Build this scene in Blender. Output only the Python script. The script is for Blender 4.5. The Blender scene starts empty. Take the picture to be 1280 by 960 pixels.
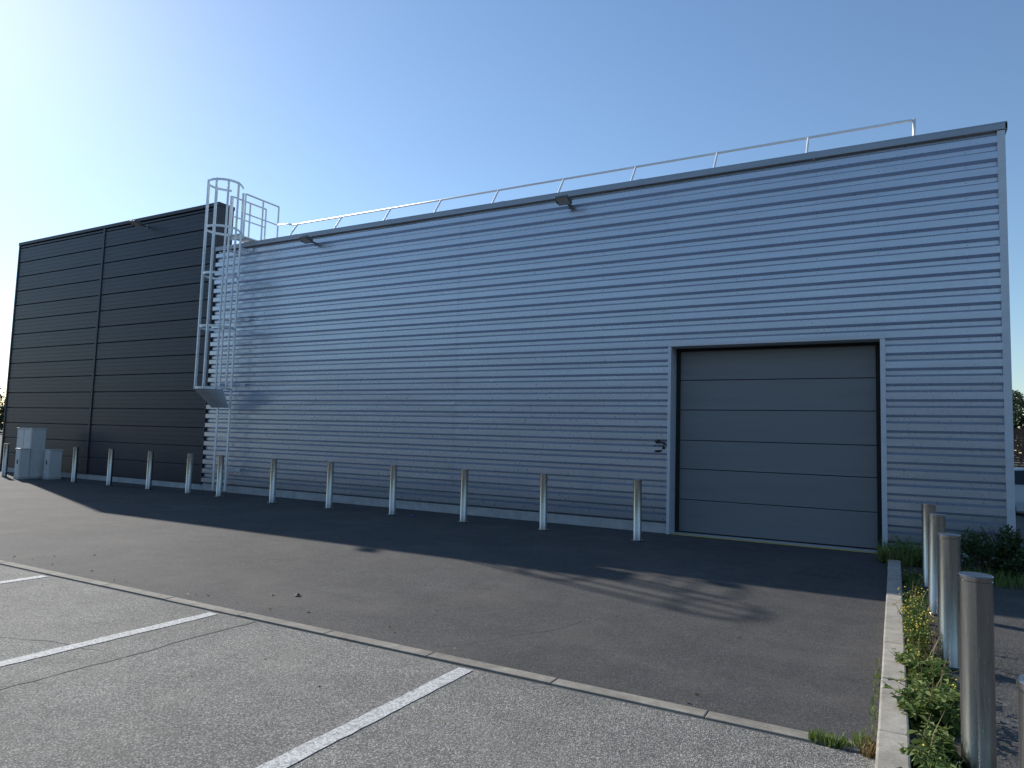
import bpy, bmesh, random
import numpy as np
from math import *
from mathutils import Vector, Matrix
random.seed(7); rng=np.random.default_rng(7)
sc=bpy.context.scene
sc.view_settings.view_transform='Standard'; sc.view_settings.look='None'; sc.view_settings.exposure=0
col=sc.collection

# ------------------------------------------------------------ helpers
def link(o,parent=None):
    col.objects.link(o)
    if parent: o.parent=parent
    return o
def empty(name,loc=(0,0,0)):
    o=bpy.data.objects.new(name,None); o.location=loc; o.empty_display_size=.2; return link(o)
def mesh(name,verts,faces,mat,parent=None,smooth=False,mi=None,loc=None):
    me=bpy.data.meshes.new(name); me.from_pydata([tuple(map(float,v)) for v in verts],[],[tuple(map(int,f)) for f in faces]); me.update()
    for m in (mat if isinstance(mat,(list,tuple)) else [mat]): me.materials.append(m)
    if mi is not None: me.polygons.foreach_set('material_index',list(mi))
    if smooth: me.polygons.foreach_set('use_smooth',[True]*len(me.polygons))
    o=bpy.data.objects.new(name,me)
    if loc: o.location=loc
    return link(o,parent)
class MB:
    def __init__(s): s.v=[]; s.f=[]; s.m=[]
    def add(s,v,f,m=0):
        n=len(s.v); s.v+= [tuple(a) for a in v]; s.f+=[tuple(i+n for i in q) for q in f]; s.m+=[m]*len(f)
    def box(s,x0,x1,y0,y1,z0,z1,m=0):
        v=[(x0,y0,z0),(x1,y0,z0),(x1,y1,z0),(x0,y1,z0),(x0,y0,z1),(x1,y0,z1),(x1,y1,z1),(x0,y1,z1)]
        s.add(v,[(0,3,2,1),(4,5,6,7),(0,1,5,4),(1,2,6,5),(2,3,7,6),(3,0,4,7)],m)
    def obox(s,c,sx,sy,sz,rot,m=0):
        M=rot.to_3x3()
        v=[Vector(c)+M@Vector((a*sx/2,b*sy/2,d*sz/2)) for d in(-1,1) for a,b in((-1,-1),(1,-1),(1,1),(-1,1))]
        s.add(v,[(0,3,2,1),(4,5,6,7),(0,1,5,4),(1,2,6,5),(2,3,7,6),(3,0,4,7)],m)
    def tube(s,pts,r,n=8,m=0,close=False,cap=True):
        pts=[Vector(p) for p in pts]; rings=[]; N=len(pts)
        prev=None
        for i,p in enumerate(pts):
            if close: d=(pts[(i+1)%N]-pts[i-1])
            else: d=(pts[min(i+1,N-1)]-pts[max(i-1,0)])
            d.normalize()
            if prev is None:
                a=d.orthogonal().normalized()
            else:
                a=(prev-d*prev.dot(d)).normalized()
            prev=a; b=d.cross(a)
            rr=r[i] if isinstance(r,(list,tuple)) else r
            rings.append([p+(a*cos(2*pi*k/n)+b*sin(2*pi*k/n))*rr for k in range(n)])
        v=[q for R_ in rings for q in R_]; f=[]
        for i in range(N if close else N-1):
            j=(i+1)%N
            for k in range(n):
                f.append((i*n+k,i*n+(k+1)%n,j*n+(k+1)%n,j*n+k))
        if cap and not close:
            f.append(tuple(range(n))[::-1]); f.append(tuple((N-1)*n+k for k in range(n)))
        s.add(v,f,m)
    def flat(s,pts,w,t,up=Vector((0,0,1)),m=0):
        pts=[Vector(p) for p in pts]; N=len(pts); v=[]
        for i,p in enumerate(pts):
            d=(pts[min(i+1,N-1)]-pts[max(i-1,0)]).normalized(); n=d.cross(up).normalized()
            v+=[p+up*w/2+n*t/2,p+up*w/2-n*t/2,p-up*w/2-n*t/2,p-up*w/2+n*t/2]
        f=[]
        for i in range(N-1):
            for k in range(4): f.append((i*4+k,i*4+(k+1)%4,(i+1)*4+(k+1)%4,(i+1)*4+k))
        f+=[(3,2,1,0),((N-1)*4,(N-1)*4+1,(N-1)*4+2,(N-1)*4+3)]
        s.add(v,f,m)
    def obj(s,name,mat,parent=None,smooth=False,bevel=0,loc=None):
        o=mesh(name,s.v,s.f,mat,parent,smooth,s.m,loc)
        if bevel:
            b=o.modifiers.new('bevel','BEVEL'); b.width=bevel; b.segments=2; b.limit_method='ANGLE'; b.angle_limit=radians(40)
        return o

class NT:
    def __init__(s,name):
        s.mat=bpy.data.materials.new(name); s.mat.use_nodes=True; s.t=s.mat.node_tree; s.n=s.t.nodes
        s.p=s.n['Principled BSDF']; s.c=s.n.new('ShaderNodeTexCoord').outputs['Object']
    def L(s,a,b): s.t.links.new(a,b)
    def mapping(s,scale=(1,1,1)):
        m=s.n.new('ShaderNodeMapping'); m.inputs['Scale'].default_value=scale; s.L(s.c,m.inputs[0]); return m.outputs[0]
    def noise(s,scale,detail=4,rough=.6,vec=None,out='Fac'):
        n=s.n.new('ShaderNodeTexNoise'); n.inputs['Scale'].default_value=scale; n.inputs['Detail'].default_value=detail; n.inputs['Roughness'].default_value=rough
        s.L(vec or s.c,n.inputs['Vector']); return n.outputs[out]
    def voro(s,scale,feature='F1',out='Color',vec=None):
        n=s.n.new('ShaderNodeTexVoronoi'); n.feature=feature; n.inputs['Scale'].default_value=scale; s.L(vec or s.c,n.inputs['Vector']); return n.outputs[out]
    def ramp(s,fac,stops,interp='LINEAR'):
        r=s.n.new('ShaderNodeValToRGB'); r.color_ramp.interpolation=interp; e=r.color_ramp.elements
        while len(e)<len(stops): e.new(.5)
        for el,(p,c) in zip(e,stops):
            el.position=p; el.color=(c if isinstance(c,tuple) else (c,c,c))+(1,)
        s.L(fac,r.inputs[0]); return r.outputs[0]
    def mix(s,fac,a,b,mode='MIX'):
        m=s.n.new('ShaderNodeMix'); m.data_type='RGBA'; m.blend_type=mode
        if isinstance(fac,(int,float)): m.inputs[0].default_value=fac
        else: s.L(fac,m.inputs[0])
        for i,x in ((6,a),(7,b)):
            if isinstance(x,tuple): m.inputs[i].default_value=x+(1,)
            else: s.L(x,m.inputs[i])
        return m.outputs[2]
    def math(s,op,a,b=0.):
        m=s.n.new('ShaderNodeMath'); m.operation=op
        for i,x in ((0,a),(1,b)):
            if isinstance(x,(int,float)): m.inputs[i].default_value=x
            else: s.L(x,m.inputs[i])
        return m.outputs[0]
    def bump(s,h,strength,dist=.01,prev=None):
        b=s.n.new('ShaderNodeBump'); b.inputs['Strength'].default_value=strength; b.inputs['Distance'].default_value=dist
        s.L(h,b.inputs['Height']); 
        if prev: s.L(prev,b.inputs['Normal'])
        return b.outputs[0]
    def out(s,color=None,rough=None,metal=None,normal=None,spec=None):
        for k,x in (('Base Color',color),('Roughness',rough),('Metallic',metal),('Normal',normal),('Specular IOR Level',spec)):
            if x is None: continue
            if isinstance(x,tuple): s.p.inputs[k].default_value=x+(1,)
            elif isinstance(x,(int,float)): s.p.inputs[k].default_value=x
            else: s.L(x,s.p.inputs[k])
        return s.mat

# ------------------------------------------------------------ materials
def asphalt(name,dark,light,stone,scale,tint,patch_lo,patch_hi,bump=.6,dustamt=.5):
    t=NT(name)
    vn=t.n.new('ShaderNodeTexVoronoi'); vn.inputs['Scale'].default_value=scale; t.L(t.c,vn.inputs['Vector'])
    g=t.n.new('ShaderNodeSeparateColor'); t.L(vn.outputs['Color'],g.inputs[0])
    c=t.ramp(g.outputs[0],[(0,dark),(.45,tuple((a+b)/2 for a,b in zip(dark,light))),(.8,light),(1,stone)])
    fine=t.noise(scale*2.2,1,.7)
    c=t.mix(.5,c,t.ramp(fine,[(.3,.35),(.7,1.)]),'MULTIPLY')
    big=t.noise(.55,5,.62); big2=t.noise(3.1,3,.7)
    c=t.mix(1.,c,t.ramp(big,[(.3,patch_lo),(.68,patch_hi)]),'MULTIPLY')
    c=t.mix(.5,c,t.ramp(big2,[(.35,.72),(.65,1.12)]),'MULTIPLY')
    dust=t.ramp(t.noise(.9,5,.7),[(.48,0.),(.75,dustamt)])
    c=t.mix(dust,c,tint)
    n=t.bump(t.ramp(vn.outputs['Distance'],[(0,1.),(.6,0.)]),bump,.005)
    return t.out(c,.85,0,n,.35)
M_drive=asphalt('tarmac_dark',(.044,.043,.042),(.106,.102,.098),(.2,.195,.19),170,(.14,.125,.108),.82,1.12,.45)
M_park=asphalt('tarmac_coarse_worn',(.115,.112,.102),(.33,.315,.28),(.58,.55,.48),135,(.31,.285,.235),.82,1.12,.6,.4)
M_path=asphalt('tarmac_path',(.04,.04,.038),(.11,.105,.1),(.22,.21,.2),140,(.13,.12,.1),.8,1.1,.6)

t=NT('terrain'); sep=t.n.new('ShaderNodeSeparateXYZ'); t.L(t.c,sep.inputs[0])
g=t.ramp(t.noise(.6,5,.7),[(.3,(.03,.045,.018)),(.7,(.08,.09,.04))])
a=t.ramp(t.noise(40,3,.7),[(.3,.06),(.7,.1)])
far=t.math('GREATER_THAN',sep.outputs[1],46.)
M_ground=t.out(t.mix(far,a,g),.95,0)

t=NT('worn_white_paint'); wear=t.ramp(t.noise(45,6,.8),[(.38,0.),(.54,1.)]); wear2=t.ramp(t.voro(110,out='Distance'),[(.25,1.),(.75,.5)])
M_line=t.out(t.mix(t.math('MULTIPLY',wear,wear2),(.24,.235,.22),(.76,.75,.72)),.8,0,t.bump(t.voro(110,out='Distance'),.5,.004))
def conc(name,a,b_):
    t=NT(name); c=t.ramp(t.noise(9,6,.75),[(.3,a),(.7,b_)])
    c=t.mix(.5,c,t.ramp(t.noise(120,3,.7),[(.3,.6),(.7,1.1)]),'MULTIPLY')
    c=t.mix(.5,c,t.ramp(t.noise(1.7,4,.7),[(.38,.6),(.6,1.05)]),'MULTIPLY')
    return t.out(c,.9,0,t.bump(t.noise(70,4,.7),.4,.006))
M_conc=conc('kerb_concrete',(.32,.285,.235),(.54,.50,.42)); M_edge=conc('edging_concrete',(.22,.195,.155),(.41,.375,.31))
t=NT('plinth_concrete'); c=t.ramp(t.noise(5,6,.75),[(.3,(.36,.36,.36)),(.7,(.55,.55,.54))])
M_plinth=t.out(c,.9,0,t.bump(t.noise(50,4,.7),.3,.006))

def sheet(name,base,metal,rough,var=.12,wav=.25,dirt=0.,spec=.5):
    t=NT(name); v=t.mapping((.35,1,6)); n1=t.noise(1.6,3,.6,v); n2=t.noise(14,3,.7)
    b=tuple(x*(1-var) for x in base); h=tuple(min(1,x*(1+var)) for x in base)
    c=t.ramp(n1,[(.3,b),(.7,h)])
    if dirt:
        sp=t.n.new('ShaderNodeSeparateXYZ'); t.L(t.c,sp.inputs[0])
        low=t.ramp(sp.outputs[2],[(.1,.75),(.75,1.)])
        c=t.mix(1.,c,low,'MULTIPLY')
        st=t.noise(3.,4,.7,t.mapping((3.5,1,.25)))
        c=t.mix(dirt,c,t.ramp(st,[(.35,.7),(.6,1.)]),'MULTIPLY')
    r=t.ramp(n2,[(.3,rough-.025),(.7,rough+.035)])
    nb=t.bump(t.noise(1.1,1,.5,t.mapping((1,1,1.6))),wav,.02) if wav else None
    return t.out(c,r,metal,nb,spec)
M_corr=sheet('silver_cladding',(.53,.565,.64),.72,.29,.05,0,.07)
M_dark=sheet('charcoal_panel',(.028,.034,.050),.0,.38,.08,.03,.1,.3)
M_darktrim=sheet('charcoal_trim',(.04,.046,.06),.0,.45,.08,0,0,.35)
M_cop=sheet('coping_grey',(.34,.375,.43),.4,.42,.08,0)
M_trim=sheet('light_grey_flashing',(.6,.63,.68),.2,.42,.06,0)
M_door=sheet('door_grey',(.215,.222,.228),.15,.46,.05,.03,0,.4)
M_seam=NT('seam_dark').out((.012,.012,.013),.8)
M_galv=sheet('galvanised_steel',(.76,.78,.8),.3,.42,.1,0)
M_white=sheet('white_aluminium_rail',(.78,.79,.8),.2,.4,.06,0)
t=NT('brushed_stainless'); n=t.noise(40,3,.7,t.mapping((6,6,.15)))
sp=t.n.new('ShaderNodeSeparateXYZ'); t.L(t.c,sp.inputs[0])
c=t.ramp(n,[(.3,(.34,.33,.32)),(.7,(.45,.44,.425))]); c=t.mix(t.ramp(sp.outputs[2],[(.0,.65),(.16,0.)]),c,(.13,.12,.1))
M_steel=t.out(c,t.ramp(n,[(.3,.21),(.7,.28)]),1.)
M_yellow=NT('yellow_angle').out((.5,.38,.12),.7)
M_rubber=NT('black_rubber').out((.015,.015,.016),.6)
t=NT('cabinet_beige'); M_cab=t.out(t.ramp(t.noise(4,4,.7),[(.3,(.6,.585,.55)),(.7,(.72,.7,.66))]),.55,0)
M_lamp=NT('floodlight_grey').out((.14,.145,.15),.45,.3)
M_glass=NT('floodlight_glass').out((.45,.43,.38),.15,.0)
M_scuff=NT('torn_black_mark').out((.008,.008,.009),.7)
M_tarline=NT('bitumen_joint').out((.06,.058,.055),.8)
M_roof=NT('roof_membrane').out((.2,.2,.2),.8)
def leafmat(name,a,b,trans=.35):
    t=NT(name); oi=t.n.new('ShaderNodeNewGeometry')
    c=t.ramp(oi.outputs['Random Per Island'],[(0,a),(1,b)])
    m=t.out(c,.6,0)
    if trans:
        tr=t.n.new('ShaderNodeBsdfTranslucent'); t.L(c,tr.inputs[0]); mx=t.n.new('ShaderNodeMixShader'); mx.inputs[0].default_value=trans
        o=t.n['Material Output']; t.L(t.p.outputs[0],mx.inputs[1]); t.L(tr.outputs[0],mx.inputs[2]); t.L(mx.outputs[0],o.inputs[0])
    return m
M_leaf=leafmat('shrub_leaf',(.025,.05,.015),(.07,.12,.035))
M_weed=leafmat('weed_leaf',(.09,.15,.03),(.22,.29,.07))
M_dry=leafmat('dry_stalk',(.2,.14,.06),(.34,.24,.1))
M_flower=NT('yellow_flower').out((.75,.52,.03),.6)
M_tree=leafmat('tree_leaf',(.03,.05,.018),(.09,.12,.045),0)
t=NT('bark'); M_bark=t.out(t.ramp(t.noise(12,4,.8),[(.3,(.05,.035,.025)),(.7,(.14,.11,.08))]),.9)
t=NT('soil'); M_soil=t.out(t.ramp(t.noise(30,5,.8),[(.3,(.03,.024,.018)),(.7,(.12,.1,.07))]),.95,0,t.bump(t.noise(40,4,.8),.8,.02))

# ------------------------------------------------------------ ground
def gz(x,y):
    a=min(1,max(0,(x-2.2)/2))*min(1,max(0,(y+0.5)/10)); return -.25*a
xs=[-900,-300,-120,-60,-30,-20,-10,-4,-1,1,2.2,3,4.2,8,15,30,60,120,300,900]
ys=[-900,-300,-100,-40,-20,-12,-6,-2,-.5,1,3,5,7,9.5,12,20,30,45,60,120,300,900]
v=[(x,y,gz(x,y)) for y in ys for x in xs]; nx=len(xs)
f=[(j*nx+i,j*nx+i+1,(j+1)*nx+i+1,(j+1)*nx+i) for j in range(len(ys)-1) for i in range(nx-1)]
mesh('ground',v,f,M_ground)
def sheetobj(name,x0,x1,y0,y1,z,mat,jit=0):
    return mesh(name,[(x0,y0,z),(x1,y0,z),(x1,y1,z),(x0,y1,z)],[(0,1,2,3)],mat)
sheetobj('access_drive',-60,-.1,-8.03,3,.004,M_drive)
sheetobj('parking_lot',-60,-.1,-40,-8.19,.004,M_park)
sheetobj('footpath',.30,30,-40,-.6,.004,M_path)
sheetobj('planting_strip',.052,.30,-40,-.0,.006,M_soil)
b=MB(); x=-60.
while x<-.12:
    x1=min(x+1.0,-.105); b.box(x+.003,x1-.003,-.0-8.16+random.uniform(-.003,.003),-8.045+random.uniform(-.003,.003),-.05,.013+random.uniform(-.002,.002)); x+=1.
b.obj('concrete_edging',M_edge,bevel=.006)
b=MB(); y=-40.
while y<-1.2:
    y1=min(y+1.0,-1.2); b.box(-.10+random.uniform(-.004,.004),.05,y+.004,y1-.004,-.05,.085+random.uniform(-.003,.003)); y+=1.
b.obj('kerb',M_conc,bevel=.012)
b=MB()
for x in (-2.62,-5.23,-7.9,-10.5,-13.1,-15.7): 
    n=60; L=[];Rr=[]
    for i in range(n+1):
        y=-8.22-4.9*i/n; L.append((x-.058+random.uniform(-.005,.005),y,.008)); Rr.append((x+.058+random.uniform(-.005,.005),y,.008))
    b.add(L+Rr,[(i,i+1,n+2+i,n+1+i) for i in range(n)])
b.obj('parking_bay_lines',M_line)
b=MB()
def crack(p,q,w,wob,seed,n=50):
    r=random.Random(seed); L=[];R_=[]; off=0
    p=Vector(p);q=Vector(q); d=(q-p); s=Vector((-d.y,d.x)).normalized()
    for i in range(n+1):
        off+=r.gauss(0,wob); off*=.93; c=p+d*i/n+s*off; ww=w*r.uniform(.3,1.1)
        L.append((c.x-s.x*ww,c.y-s.y*ww,.0065)); R_.append((c.x+s.x*ww,c.y+s.y*ww,.0065))
    b.add(L+R_,[(i,i+1,n+2+i,n+1+i) for i in range(n)])
crack((-4.75,-8.2),(-4.85,-13.),.012,.012,1); crack((-4.95,-9.3),(-9.5,-10.6),.005,.02,2)
crack((-3.1,-7.9),(-1.3,-4.5),.003,.02,5)
b.obj('surface_cracks',M_tarline)

# ------------------------------------------------------------ corrugated warehouse
WH=empty('corrugated_warehouse')
P=.242; D=.068
def profile(z0,z1):
    k=floor((z0-.19)/P)-1
    key=[(0,0),(.038,-D),(.142,-D),(.182,0)]
    raw=[]
    while .19+k*P<z1+P:
        for a,y in key: raw.append((.19+k*P+a,y))
        k+=1
    out=[]
    for (za,ya),(zb,yb) in zip(raw,raw[1:]):
        for zc in (z0,z1):
            if za<zc<zb: out.append((zc,ya+(yb-ya)*(zc-za)/(zb-za)))
        if z0<=zb<=z1: out.append((zb,yb))
    out=sorted(set(out)); return out
def clad(name,x0,x1,z0,z1,off=0):
    pr=profile(z0,z1); nseg=max(1,int((x1-x0)/1.2)); v=[];
    for i in range(nseg+1):
        x=x0+(x1-x0)*i/nseg
        for z,y in pr: v.append((x,y-.045+off+random.uniform(-.0008,.0008),z))
    n=len(pr); f=[]
    for i in range(nseg):
        for k in range(n-1): f.append((i*n+k,(i+1)*n+k,(i+1)*n+k+1,i*n+k+1))
    return mesh(name,v,f,M_corr,WH)
ZT=6.46
xc=[-16.15,-12.3,-8.2,-3.565]
for i in range(3): clad('wall_cladding_%d'%i,xc[i]-(.04 if i else 0),xc[i+1],.19,ZT,-.003*(i%2))
clad('wall_cladding_over_door',-3.565,-.12,3.415,ZT,-.003)
clad('wall_cladding_right',-.12,1.40,.19,ZT)
b=MB()
for xx in [-15.6+.0,-14.2,-12.35,-10.3,-8.25,-6.4,-4.9,-3.7,-2.4,-1.1,-.2,1.0]:
    k=0
    while .19+k*P+.1<ZT-.05:
        z=.19+k*P+.212
        if not (-3.6<xx<-.1 and z<3.5): b.tube([(xx,-.042,z),(xx,-.054,z)],.008,6)
        k+=1
b.obj('cladding_screws',M_cop,WH)
b=MB()
b.box(-16.15,-3.56,0,.28,0,6.3); b.box(-.15,1.42,0,.28,0,6.3); b.box(-3.56,-.15,0,.28,3.40,6.3)
b.box(1.20,1.42,.28,24,-.6,6.3); b.box(-16.15,1.42,24,24.2,0,6.3)
b.obj('structural_walls',M_trim,WH)
b=MB(); b.box(-16.1,1.2,.28,24,6.0,6.1); b.obj('flat_roof',M_roof,WH)
b=MB(); b.box(-16.15,-3.59,-.075,-.002,0.006,.185); b.box(-.11,1.39,-.075,-.002,0.006,.185); b.obj('plinth',M_plinth,WH,bevel=.006)
b=MB(); x=-16.17
while x<1.5:
    x1=min(x+3.,1.53)
    b.box(x+.003,x1-.003,-.135,.33,6.555,6.575); b.box(x+.003,x1-.003,-.135,-.125,6.46,6.555); b.box(x+.003,x1-.003,.32,.33,6.4,6.555); x+=3.
b.box(1.5,1.53,-.135,24.3,6.45,6.555); b.box(1.2,1.53,.33,24.3,6.557,6.575)
for x in np.arange(-13.17,1.4,3.): b.box(x-.06,x+.06,-.139,-.1355,6.458,6.579)
b.obj('roof_coping',M_cop,WH,bevel=.003)
b=MB(); b.box(1.40,1.50,-.123,-.05,.0,6.45); b.box(1.43,1.50,-.05,24.2,-.6,6.45); b.obj('corner_flashing',M_trim,WH,bevel=.004)
b=MB()
b.box(-3.585,-3.53,-.128,.3,0.005,3.36); b.box(-.19,-.115,-.128,.3,0.005,3.36); b.box(-3.585,-.115,-.13,.3,3.362,3.415)
b.obj('door_surround',M_trim,WH,bevel=.003)
DR=.3
b=MB(); zs=[.03,.607,1.16,1.68,2.235,2.78,3.33]
for i in range(6):
    z0,z1=zs[i]+.005,zs[i+1]-.005
    b.box(-3.50,-.20,DR-.02,DR+.02,z0,z1)
b.obj('sectional_door_panels',M_door,WH,bevel=.007)
b=MB(); b.box(-3.53,-.19,DR+.021,DR+.04,0.01,3.36); b.box(-3.529,-3.46,DR-.07,DR-.03,.01,3.36); b.box(-.26,-.191,DR-.07,DR-.03,.01,3.36); b.box(-3.45,-.27,DR-.07,DR-.03,3.31,3.359); b.obj('door_seams_and_guides',M_seam,WH)
b=MB(); b.box(-3.50,-.20,DR-.024,DR+.018,.014,.036); b.obj('door_bottom_seal',M_rubber,WH)
b=MB(); b.box(-3.53,-.19,-.02,DR+.018,.004,.012); b.obj('door_sill',M_plinth,WH)
b=MB(); b.box(-3.53,-.19,-.075,-.022,.004,.018); b.obj('door_threshold_angle',M_yellow,WH)
b=MB()
def blob(cx,cz,sx,sz,rot,seed):
    r=random.Random(seed); n=14; pts=[]
    for k in range(n):
        a=2*pi*k/n; q=r.uniform(.55,1.1); px=cos(a)*sx*q; pz=sin(a)*sz*q
        pts.append((cx+px*cos(rot)-pz*sin(rot),-.118-.004*r.random(),cz+px*sin(rot)+pz*cos(rot)))
    b.add(pts+[(p[0],-.09,p[2]) for p in pts],[tuple(range(n))]+[(i,n+i,n+(i+1)%n,(i+1)%n) for i in range(n)])
blob(-3.76,1.64,.06,.04,.3,1); blob(-3.66,1.61,.055,.02,-.5,2); blob(-3.74,1.47,.085,.026,.15,3); blob(-3.65,1.53,.04,.03,.4,4); blob(-3.82,1.56,.02,.012,.3,5)
b.obj('torn_cladding_marks',M_scuff,WH)

# ------------------------------------------------------------ dark block
DB=empty('charcoal_warehouse_block')
X0,X1,HD=-26.45,-16.22,7.85
b=MB(); b.box(X0,X1,-.02,.38,.15,7.75); b.box(X0,X1-.02,.38,24,.15,6.3); b.obj('block_body',M_dark,DB)
b=MB()
segs=[(X0+.02,-21.56),(-21.44,X1-.015)]
z=.16
while z<7.7:
    z1=min(z+.5,7.75)
    for a,c in segs:
        yy=random.uniform(-.002,.002)
        pr=[(z+.006,-.04),(z+.012,-.075+yy)]
        for q in range(1,4):
            zz=z+q*.125
            if zz<z1-.03: pr+=[(zz-.006,-.075+yy),(zz,-.072+yy),(zz+.006,-.075+yy)]
        pr+=[(z1-.026,-.075+yy),(z1-.012,-.063),(z1-.004,-.04)]
        n=len(pr); b.add([(a,y,zz) for zz,y in pr]+[(c,y,zz) for zz,y in pr],[(k,n+k,n+k+1,k+1) for k in range(n-1)])
    z+=.5
b.obj('horizontal_panels',M_dark,DB)
b=MB(); b.box(-21.55,-21.45,-.1,-.022,.16,7.75); b.box(X1-.012,X1+.04,-.1,.4,.15,7.76); b.box(X0-.04,X0+.018,-.1,.4,.0,7.76)
b.box(X0-.05,X1+.05,-.11,.42,7.762,7.86); b.obj('trims_and_coping',M_darktrim,DB,bevel=.004)
b=MB(); b.box(X0,X1+.03,-.06,-.0,0.006,.15); b.obj('plinth',M_plinth,DB)

# ------------------------------------------------------------ roof guardrail
RG=MB(); px=[-13.7,-12.16,-10.6,-9.13,-7.6,-6.02,-4.45,-2.86,-1.28,.33]
RG.tube([(-13.9,.45,7.08),(.34,.45,7.08)],.022,8)
for x in px[:-1]:
    RG.tube([(x,.12,6.56),(x,.12,6.6),(x,.43,7.07)],.02,8); RG.box(x-.05,x+.05,.05,.19,6.577,6.587)
RG.tube([(.34,.45,7.10),(.34,.45,6.56)],.024,8); RG.tube([(.34,.45,7.08),(.34,1.9,7.08)],.02,8); RG.tube([(.34,1.9,7.1),(.34,1.9,6.1)],.02,8)
RG.tube([(.34,.45,6.8),(.34,1.9,6.8)],.014,8)
RG.tube([(-13.9,.45,7.08),(-14.25,.6,7.2),(-14.85,.8,7.3)],.02,8)
RG.obj('roof_guardrail',M_white,smooth=True)

# ------------------------------------------------------------ caged ladder
LD=empty('caged_roof_ladder')
xl,xr,yl=-15.36,-14.90,-.36
b=MB()
for x in (xl,xr):
    b.box(x-.03,x+.03,yl-.015,yl+.015,.08,7.82)
z=.3
while z<7.0: b.tube([(xl,yl,z),(xr,yl,z)],.015,8); z+=.28
for z in (.6,2.8,4.5,6.35):
    for x in (xl,xr): b.box(x-.022,x+.022,yl+.016,-.115,z-.03,z+.03)
    b.box(xr+.03,xr+.22,-.13,-.118,z-.04,z+.04)
b.obj('stiles_and_rungs',M_galv,LD,bevel=.002)
b=MB()
cx=(xl+xr)/2; R0=.43; cy=yl-.42
def cage(th):
    a=radians(135)+ (radians(405)-radians(135))*th
    return (cx+R0*cos(a),cy+.40*sin(a)+.02)
ring=[(xl,yl)]+[cage(i/24) for i in range(1,24)]+[(xr,yl)]
for z in (2.65,4.2,5.55,6.75,7.95):
    b.flat([(x,y,z) for x,y in ring],.06,.008)
for th in (.12,.27,.42,.58,.73,.88):
    x,y=cage(th); b.box(x-.02,x+.02,y-.018,y+.018,2.62,7.98)
b.obj('safety_cage',M_galv,LD)
b=MB()
for i in range(4,20):
    (xa,ya),(xb,yb)=ring[i],ring[i+1]
    def low(x,y,k=.22,z=2.18): return (cx+(x-cx)*.75,yl-.02+(y-yl)*k,z)
    b.add([(xa,ya,2.62),(xb,yb,2.62),low(xb,yb),low(xa,ya)],[(0,1,2,3)])
o=b.obj('anti_climb_plate',M_trim,LD); s=o.modifiers.new('s','SOLIDIFY'); s.thickness=.004
b=MB()
for x in (xl-.02,xr+.02):
    for y,zb in ((-.3,6.7),(.28,6.58),(.82,6.2)): b.tube([(x,y,zb),(x,y,7.82)],.023,8)
    b.tube([(x,-.3,7.82),(x,.82,7.82)],.023,8); b.tube([(x,-.3,7.3),(x,.82,7.3)],.018,8)
b.box(xl,xr,-.3,.8,6.68,6.71)
b.box(xl-.03,xr+.03,-.33,-.3,6.62,6.74)
b.obj('exit_handrails',M_galv,LD)

# ------------------------------------------------------------ floodlights
def flood(x,z,y=-.1):
    e=empty('wall_floodlight',(x,y,z)); b=MB()
    b.box(-.05,.05,-.01,.01,-.06,.06); b.box(-.02,.02,-.3,-.01,-.015,.015)
    b.box(-.15,-.14,-.38,-.28,-.04,.04); b.box(.14,.15,-.38,-.28,-.04,.04); b.box(-.15,.15,-.3,-.29,-.015,.015)
    b.obj('bracket',M_lamp,e)
    rot=Matrix.Rotation(radians(-18),3,'X')
    b=MB(); b.obox((0,-.36,0),.27,.24,.05,rot)
    for i in range(9): b.obox(Vector((-.11+.0275*i,-.36,0))+rot@Vector((0,0,.04)),.006,.2,.03,rot)
    b.obj('lamp_head',M_lamp,e,bevel=.006)
    b=MB(); b.obox(Vector((0,-.36,0))+rot@Vector((0,0,-.027)),.23,.2,.006,rot); b.obj('lamp_glass',M_glass,e)
flood(-5.6,6.27); flood(-12.45,6.27); flood(-19.35,7.55,-.08)

# ------------------------------------------------------------ bollards
def bollard(x,y,h=.98,r=.074,z=0.):
    b=MB(); n=28; prof=[(.001,.0),(r+.045,.0),(r+.045,.012),(r+.004,.013),(r,.02),(r,h-.03),(r-.004,h-.028),(r-.004,h-.022),(r+.003,h-.02),(r+.003,h-.004),(r-.002,h),(.001,h+.002)]
    v=[(cos(2*pi*k/n)*q,sin(2*pi*k/n)*q,zz) for q,zz in prof for k in range(n)]
    f=[(i*n+k,i*n+(k+1)%n,(i+1)*n+(k+1)%n,(i+1)*n+k) for i in range(len(prof)-1) for k in range(n)]
    b.add(v,f); o=b.obj('steel_bollard',M_steel,smooth=True,loc=(x,y,z+.005))
    try: o.data.set_sharp_from_angle(angle=radians(35))
    except Exception: pass
    o.rotation_euler=(random.uniform(-.012,.012),random.uniform(-.012,.012),random.uniform(0,6))
for x,y in [(-23.66,-1.27),(-20.45,-1.0),(-18.85,-.95),(-17.12,-.95),(-15.5,-.97),(-14.31,-1.0),(-12.32,-1.16),(-10.62,-1.15),(-8.91,-1.15),(-7.2,-1.16),(-5.51,-1.16),(-3.72,-1.3)]:
    bollard(x,y,1.0,.068)
for x,y in [(.345,-2.66),(.345,-4.22),(.34,-6.13),(.35,-8.09),(.36,-10.0)]: bollard(x,y,.98,.075)

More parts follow.
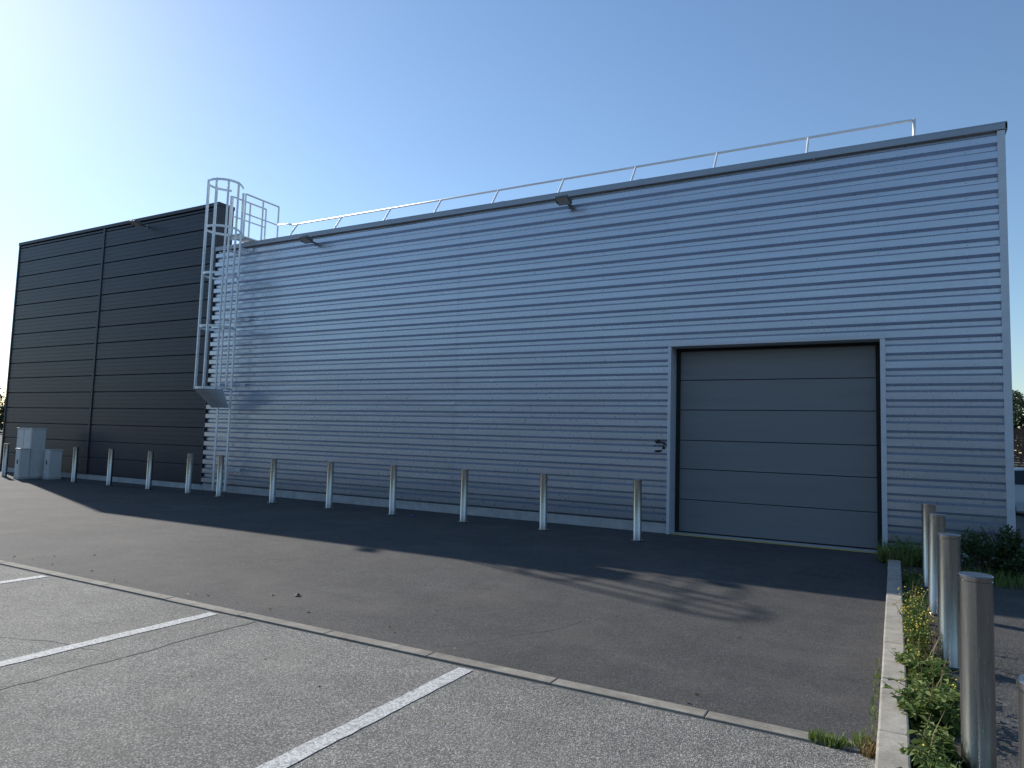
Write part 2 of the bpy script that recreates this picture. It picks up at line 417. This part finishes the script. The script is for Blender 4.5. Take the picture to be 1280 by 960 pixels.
# ------------------------------------------------------------ utility cabinets
def cabinet(name,x0,x1,y0,y1,h):
    e=empty(name,((x0+x1)/2,(y0+y1)/2,0)); w=(x1-x0)/2; d=(y1-y0)/2
    b=MB(); b.box(-w,w,-d,d,.06,h-.03); b.obj('body',M_cab,e,bevel=.01)
    b=MB(); b.box(-w-.02,w+.02,-d-.025,d+.02,h-.03,h); b.obj('lid',M_cab,e,bevel=.008)
    b=MB(); b.box(-w-.01,w+.01,-d-.01,d+.01,.0,.06); b.obj('base',M_plinth,e)
    b=MB(); k=2 if w>.3 else 1
    for i in range(k): b.box(-w+.02+i*2*w/k,-w-.02+(i+1)*2*w/k,-d-.012,-d,.1,h-.07)
    b.obj('doors',M_cab,e,bevel=.004)
    b=MB(); b.box(w*.1,w*.1+.02,-d-.03,-d-.012,h*.5,h*.5+.12); b.obj('handle',M_rubber,e)
cabinet('utility_cabinet',-23.25,-22.45,-1.2,-.8,1.5)
cabinet('meter_box',-22.15,-21.87,-.95,-.6,.88)
cabinet('meter_box',-22.62,-22.37,-1.5,-1.24,.9)

# ------------------------------------------------------------ foliage
def leaves(centers,rad,n,size,flat=1.):
    C=np.array(centers); k=len(C)
    idx=np.repeat(np.arange(k),n); N=len(idx)
    d=rng.normal(size=(N,3)); d/=np.linalg.norm(d,axis=1)[:,None]
    rr=np.array(rad)[idx] if np.ndim(rad) else np.full(N,rad)
    p=C[idx]+d*(rr*rng.uniform(.35,1.,N)**.6)[:,None]*np.array([1,1,flat])
    a=rng.normal(size=(N,3)); a/=np.linalg.norm(a,axis=1)[:,None]
    c=np.cross(a,rng.normal(size=(N,3))); c/=np.linalg.norm(c,axis=1)[:,None]
    s=size*rng.uniform(.6,1.3,N)[:,None]
    v=np.stack([p-a*s,p+c*s*.5,p+a*s,p-c*s*.5],1).reshape(-1,3)
    f=np.arange(N*4).reshape(-1,4); return v.tolist(),f.tolist()
def grass(b,cx,cy,rx,ry,n,h,m=0,z=0.):
    for _ in range(n):
        a=random.uniform(0,2*pi); q=sqrt(random.random()); x=cx+rx*q*cos(a); y=cy+ry*q*sin(a)
        hh=h*random.uniform(.4,1.1); t=random.uniform(0,2*pi); l=random.uniform(.15,.6)*hh; w=random.uniform(.003,.006)
        dx,dy=cos(t),sin(t); px,py=-dy*w,dx*w
        b.add([(x-px,y-py,z),(x+px,y+py,z),(x+dx*l*.4+px*.8,y+dy*l*.4+py*.8,z+hh*.6),(x+dx*l*.4-px*.8,y+dy*l*.4-py*.8,z+hh*.6),(x+dx*l,y+dy*l,z+hh)],[(0,1,2,3),(3,2,4)],m)
def weed(b,x,y,h,stems=9,flower=.5,spread=.35,z=0.,big=1.):
    for _ in range(stems):
        t=random.uniform(0,2*pi); hh=h*random.uniform(.5,1.); sp=spread*hh*random.uniform(.3,1.4)
        pts=[Vector((x+cos(t)*sp*u*u+random.uniform(-.01,.01),y+sin(t)*sp*u*u+random.uniform(-.01,.01),z+hh*u)) for u in (0,.35,.7,1)]
        b.tube(pts,[.004,.0035,.0025,.0015],4,0)
        nl=int(8+hh*26)
        for k in range(nl):
            u=random.uniform(.03,.97); p=Vector((x+cos(t)*sp*u*u,y+sin(t)*sp*u*u,z+hh*u))
            a=random.uniform(0,2*pi); L=big*random.uniform(.035,.085)*(1.25-u*.7); w=L*random.uniform(.16,.3)
            d=Vector((cos(a),sin(a),random.uniform(-.2,.7))).normalized(); s=d.cross(Vector((0,0,1))).normalized()*w
            mid=p+d*L*.55+Vector((0,0,.004)); tip=p+d*L-Vector((0,0,L*.25))
            b.add([p,mid+s,tip,mid-s],[(0,1,2,3)],0)
        if random.random()<flower:
            for _k in range(random.randint(1,3)):
                c=pts[-1]+Vector((random.uniform(-.03,.03),random.uniform(-.03,.03),random.uniform(-.03,.02))); r=random.uniform(.006,.010)
                b.add([c+Vector(q)*r for q in ((1,0,0),(0,1,0),(-1,0,0),(0,-1,0),(0,0,.7),(0,0,-.7))],[(0,1,4),(1,2,4),(2,3,4),(3,0,4),(1,0,5),(2,1,5),(3,2,5),(0,3,5)],1)
mats=[M_weed,M_flower,M_dry]
b=MB()
for _ in range(20): weed(b,.15+random.uniform(-.08,.10),random.uniform(-7.6,-6.5),random.uniform(.12,.26),8,.12,.8,0,1.5)
for _ in range(10): weed(b,.13+random.uniform(-.05,.06),random.uniform(-6.3,-5.0),random.uniform(.3,.5),6,.95,.35)
for _ in range(6): weed(b,.17+random.uniform(-.05,.08),random.uniform(-4.9,-2.2),random.uniform(.12,.28),6,.4,.45)
for _ in range(9): weed(b,.18+random.uniform(-.07,.08),random.uniform(-8.9,-8.0),random.uniform(.1,.2),8,.06,.8,0,1.4)
grass(b,.17,-6.8,.11,.9,500,.13); grass(b,.17,-4,.11,1.8,300,.12); grass(b,.17,-8.5,.12,.5,300,.1); grass(b,.15,-6,.1,2.5,110,.3,2)
b.obj('flowering_weeds',mats)
b=MB(); grass(b,-.33,-8.13,.12,.05,170,.07); grass(b,-.17,-8.05,.05,.1,80,.07); grass(b,-.14,-8.12,.05,.1,200,.06,2)
grass(b,-.13,-7.2,.02,1.,60,.05); b.obj('grass_tufts',mats)
b=MB(); grass(b,.12,-.75,.38,.45,900,.3); grass(b,-.0,-.9,.2,.3,200,.22,2)
for _ in range(12): weed(b,random.uniform(-.15,.6),random.uniform(-1.2,-.3),random.uniform(.2,.4),7,.1,.5)
b.obj('wall_weeds',mats)
def shrub(name,cs,sz=.032):
    e=MB(); cen=[];rad=[]
    for (x,y,r,h) in cs:
        for _ in range(int(16*r/.4)):
            a=random.uniform(0,2*pi); q=sqrt(random.random())*r; cen.append((x+q*cos(a),y+q*sin(a),random.uniform(.12,h-.06)*(1-.35*(q/r)**2))); rad.append(random.uniform(.09,.17))
        for _ in range(10):
            a=random.uniform(0,2*pi); e.tube([(x,y,0),(x+cos(a)*r*.3,y+sin(a)*r*.3,h*.5),(x+cos(a)*r*.7,y+sin(a)*r*.7,h*.9)],[.012,.008,.004],5,1)
    v,f=leaves(cen,rad,110,sz); e.add(v,f,0); return e.obj(name,[M_leaf,M_bark])
shrub('low_shrub',[(.95,-1.5,.42,.58),(1.6,-1.3,.5,.66),(2.3,-1.5,.5,.62),(1.3,-.75,.4,.66),(2.1,-.7,.5,.6)])
b=MB(); grass(b,1.3,-1.9,.7,.3,600,.2); grass(b,2.2,-.3,.8,1.6,500,.25); b.obj('verge_grass',mats)
b=MB()
for _ in range(60):
    if random.random()<.6: x,y=random.uniform(-12,-.3),-7.98+abs(random.gauss(0,.12))
    else: x,y=random.uniform(-11,-.3),random.uniform(-12,-3)
    a=random.uniform(0,6.28); s=random.uniform(.008,.02); z=.017
    b.add([(x+cos(a)*s,y+sin(a)*s,z),(x-sin(a)*s*.5,y+cos(a)*s*.5,z+s*.4),(x-cos(a)*s,y-sin(a)*s,z),(x+sin(a)*s*.5,y-cos(a)*s*.5,z-.006)],[(0,1,2,3)])
b.obj('fallen_leaves',M_dry)

def tree(name,x,y,z,h,cr,seed,mat=M_tree,nl=80):
    r=random.Random(seed); b=MB(); th=h*.35
    b.tube([(x,y,z-.1),(x+.05*h*.1,y,z+th*.6),(x,y+.1,z+th*1.3),(x+.1,y,z+h*.8)],[h*.028,h*.022,h*.015,h*.005],8,1)
    cen=[];rad=[]
    for i in range(16):
        a=r.uniform(0,2*pi); u=r.uniform(.3,1.); el=r.uniform(.25,1.)
        tip=(x+cos(a)*cr*u,y+sin(a)*cr*u,z+h*(.4+.52*el*(1.1-u*.35)))
        s=(x,y,z+th*(.8+.9*el*.7)); mid=tuple((s[k]*.5+tip[k]*.5)+(.1*cr if k==2 else 0) for k in range(3))
        b.tube([s,mid,tip],[h*.01,h*.006,h*.002],5,1)
        for _ in range(5):
            cen.append(tuple(tip[k]+r.gauss(0,cr*.17) for k in range(3))); rad.append(cr*r.uniform(.12,.28))
        cen.append(mid); rad.append(cr*.2)
    v,f=leaves(cen,rad,nl,h*.02); b.add(v,f,0); return b.obj(name,[mat,M_bark])
tree('deciduous_tree',7.2,48,-.25,6.6,3.2,3); tree('deciduous_tree',13.5,50,-.25,7.,3.4,4); tree('deciduous_tree',3.6,52,-.25,6.6,3.,5); tree('deciduous_tree',19,47,-.25,6.,3.,6)
def belt(fn,n,hmin,hmax,r0,r1,nl,sz):
    cen=[];rad=[]
    for i in range(n):
        x,y=fn(i); hh=random.uniform(hmin,hmax)
        for _ in range(5): cen.append((x+random.gauss(0,1.4),y+random.gauss(0,1.4),random.uniform(.3,hh))); rad.append(random.uniform(r0,r1))
    v,f=leaves(cen,rad,nl,sz); mesh('distant_and_added_trees',v,f,M_tree)
belt(lambda i:(-125+random.uniform(-4,4),-10+i*.85),130,4.5,7,1,1.9,30,.42)
belt(lambda i:(-10+i*1.2,85),90,5,9,1,2,30,.42)
belt(lambda i:(-95+i*1.9+random.uniform(-1,1),-62+random.uniform(-3,3)),100,7,11,1.8,3.2,32,.9)  # unseen belt behind camera, added to cut horizon light on metals and lower wall
belt(lambda i:(55+random.uniform(-3,3),-60+i*1.9),50,6,10,1.8,3.,32,.9)  # unseen right flank of the added belt

# ------------------------------------------------------------ slatted screen wall + car at right
e=empty('slatted_timber_screen'); M_slat=NT('red_brown_slat').out((.11,.05,.04),.7)
b=MB(); z=-.2
while z<3.1: b.box(1.8,26,40,40.03,z,z+.1); z+=.15
b.obj('slats',M_slat,e); b=MB()
for x in np.arange(1.8,26.1,2.2): b.box(x-.05,x+.05,40.04,40.14,-.25,3.2)
b.obj('posts',M_darktrim,e)
CAR=empty('parked_car',(4.0,12.6,-.235))
M_body=NT('car_silver_blue').out((.56,.61,.68),.25,.2); M_win=NT('car_glass').out((.02,.025,.03),.08,.0); M_tyre=M_rubber; M_red=NT('tail_lamp').out((.4,.01,.01),.3)
side=[(-2.1,.35),(-2.15,.6),(-2.08,.92),(-1.75,1.0),(-1.35,1.38),(-.7,1.46),(.2,1.44),(1.0,1.02),(1.85,.88),(2.12,.65),(2.12,.35),(1.75,.25),(-1.75,.25)]
b=MB(); v=[]; n=len(side)
for wmul in (-1,-.97,.97,1):
    for x,z in side:
        w=.87 if z<.95 else .87-.25*(z-.95)/.51
        if abs(wmul)==1: xx,zz=x*.985,.3+(z-.3)*.975
        else: xx,zz=x,z
        v.append((xx,w*wmul,zz))
f=[tuple(range(n))[::-1],tuple(range(3*n,4*n))]+[(s*n+i,s*n+(i+1)%n,(s+1)*n+(i+1)%n,(s+1)*n+i) for s in range(3) for i in range(n)]
b.add(v,f); o=b.obj('body',M_body,CAR,bevel=.03)
b=MB()
for s in (-1,1):
    b.add([(-1.6,s*.875,1.03),(-1.25,s*.695,1.36),(-.65,s*.655,1.41),(-.55,s*.868,1.0)],[(0,1,2,3)]); b.add([(-.5,s*.87,1.0),(-.58,s*.655,1.41),(.18,s*.66,1.4),(.8,s*.865,1.04)],[(0,1,2,3)])
b.add([(-1.81,-.74,1.0),(-1.81,.74,1.0),(-1.43,.6,1.35),(-1.43,-.6,1.35)],[(0,1,2,3)]); b.add([(.36,-.6,1.385),(.36,.6,1.385),(1.0,.74,1.045),(1.0,-.74,1.045)],[(0,1,2,3)])
b.obj('windows',M_win,CAR)
b=MB()
for x in (-1.35,1.35):
    for s in (-1,1): b.tube([(x,s*.72,.32),(x,s*.9,.32)],.32,20)
b.obj('wheels',M_tyre,CAR,bevel=.02)
b=MB()
for x in (-1.35,1.35):
    for s in (-1,1): b.tube([(x,s*.89,.32),(x,s*.91,.32)],.2,14)
b.obj('wheel_rims',M_galv,CAR)
b=MB()
for s in (-1,1): b.box(-2.16,-2.08,s*.7-.12,s*.7+.12,.68,.88)
b.obj('tail_lamps',M_red,CAR)

# ------------------------------------------------------------ small debris
def litter(name,x,y,sx,sy,sz,mat,seed):
    r=random.Random(seed); b=MB(); n=9; v=[(0,0,sz)]
    for k in range(n): a=2*pi*k/n; q=r.uniform(.5,1.1); v.append((cos(a)*sx*q,sin(a)*sy*q,r.uniform(0,.35)*sz))
    b.add(v,[(0,1+k,1+(k+1)%n) for k in range(n)]); b.obj(name,mat,loc=(x,y,.006))
litter('dead_leaf_clump',-5.14,-7.33,.05,.03,.03,M_scuff,1); litter('dead_leaf_clump',-5.36,-7.45,.03,.015,.012,M_scuff,2)
litter('litter_scrap',-8.54,-1.0,.06,.03,.03,NT('blue_plastic').out((.03,.12,.5),.4),3)
b=MB(); b.box(-1.15,-.65,-2.75,-2.35,.0045,.010)
for i in range(8): b.box(-1.12+i*.058,-1.09+i*.058,-2.72,-2.38,.010,.014)
b.obj('drain_grate',M_tarline)

# ------------------------------------------------------------ light
sd=Vector((-1.71,.575,1)).normalized(); el=asin(sd.z); az=atan2(sd.x,sd.y)
w=bpy.data.worlds.new('World'); sc.world=w; w.use_nodes=True; nt=w.node_tree
sky=nt.nodes.new('ShaderNodeTexSky'); sky.sky_type='NISHITA'; sky.sun_disc=False; sky.sun_elevation=el; sky.sun_rotation=az
sky.air_density=1.2; sky.dust_density=.22; sky.ozone_density=4.2; sky.altitude=0
bg=nt.nodes['Background']; bg.inputs[1].default_value=.15; nt.links.new(sky.outputs[0],bg.inputs[0])
sl=bpy.data.lights.new('sun','SUN'); sl.energy=5.0; sl.angle=radians(.53); sl.color=(1,.945,.865)
so=bpy.data.objects.new('sun',sl); so.rotation_euler=(-sd).to_track_quat('-Z','Y').to_euler(); so.location=(-20,10,30); link(so)

# ------------------------------------------------------------ camera
yaw,pitch,roll=radians(28.96),radians(4.56),radians(1.75)
fv=Vector((-sin(yaw)*cos(pitch),cos(yaw)*cos(pitch),sin(pitch))); r=Vector((cos(yaw),sin(yaw),0)); u=r.cross(fv)
r2=r*cos(roll)+u*sin(roll); u2=-r*sin(roll)+u*cos(roll)
cd=bpy.data.cameras.new('camera'); cd.sensor_width=36; cd.lens=866.84/1280*36; cd.clip_start=.05; cd.clip_end=3000
co=bpy.data.objects.new('camera',cd); link(co)
co.matrix_world=Matrix(((r2.x,u2.x,-fv.x,0),(r2.y,u2.y,-fv.y,-12.42),(r2.z,u2.z,-fv.z,1.6),(0,0,0,1)))
sc.camera=co
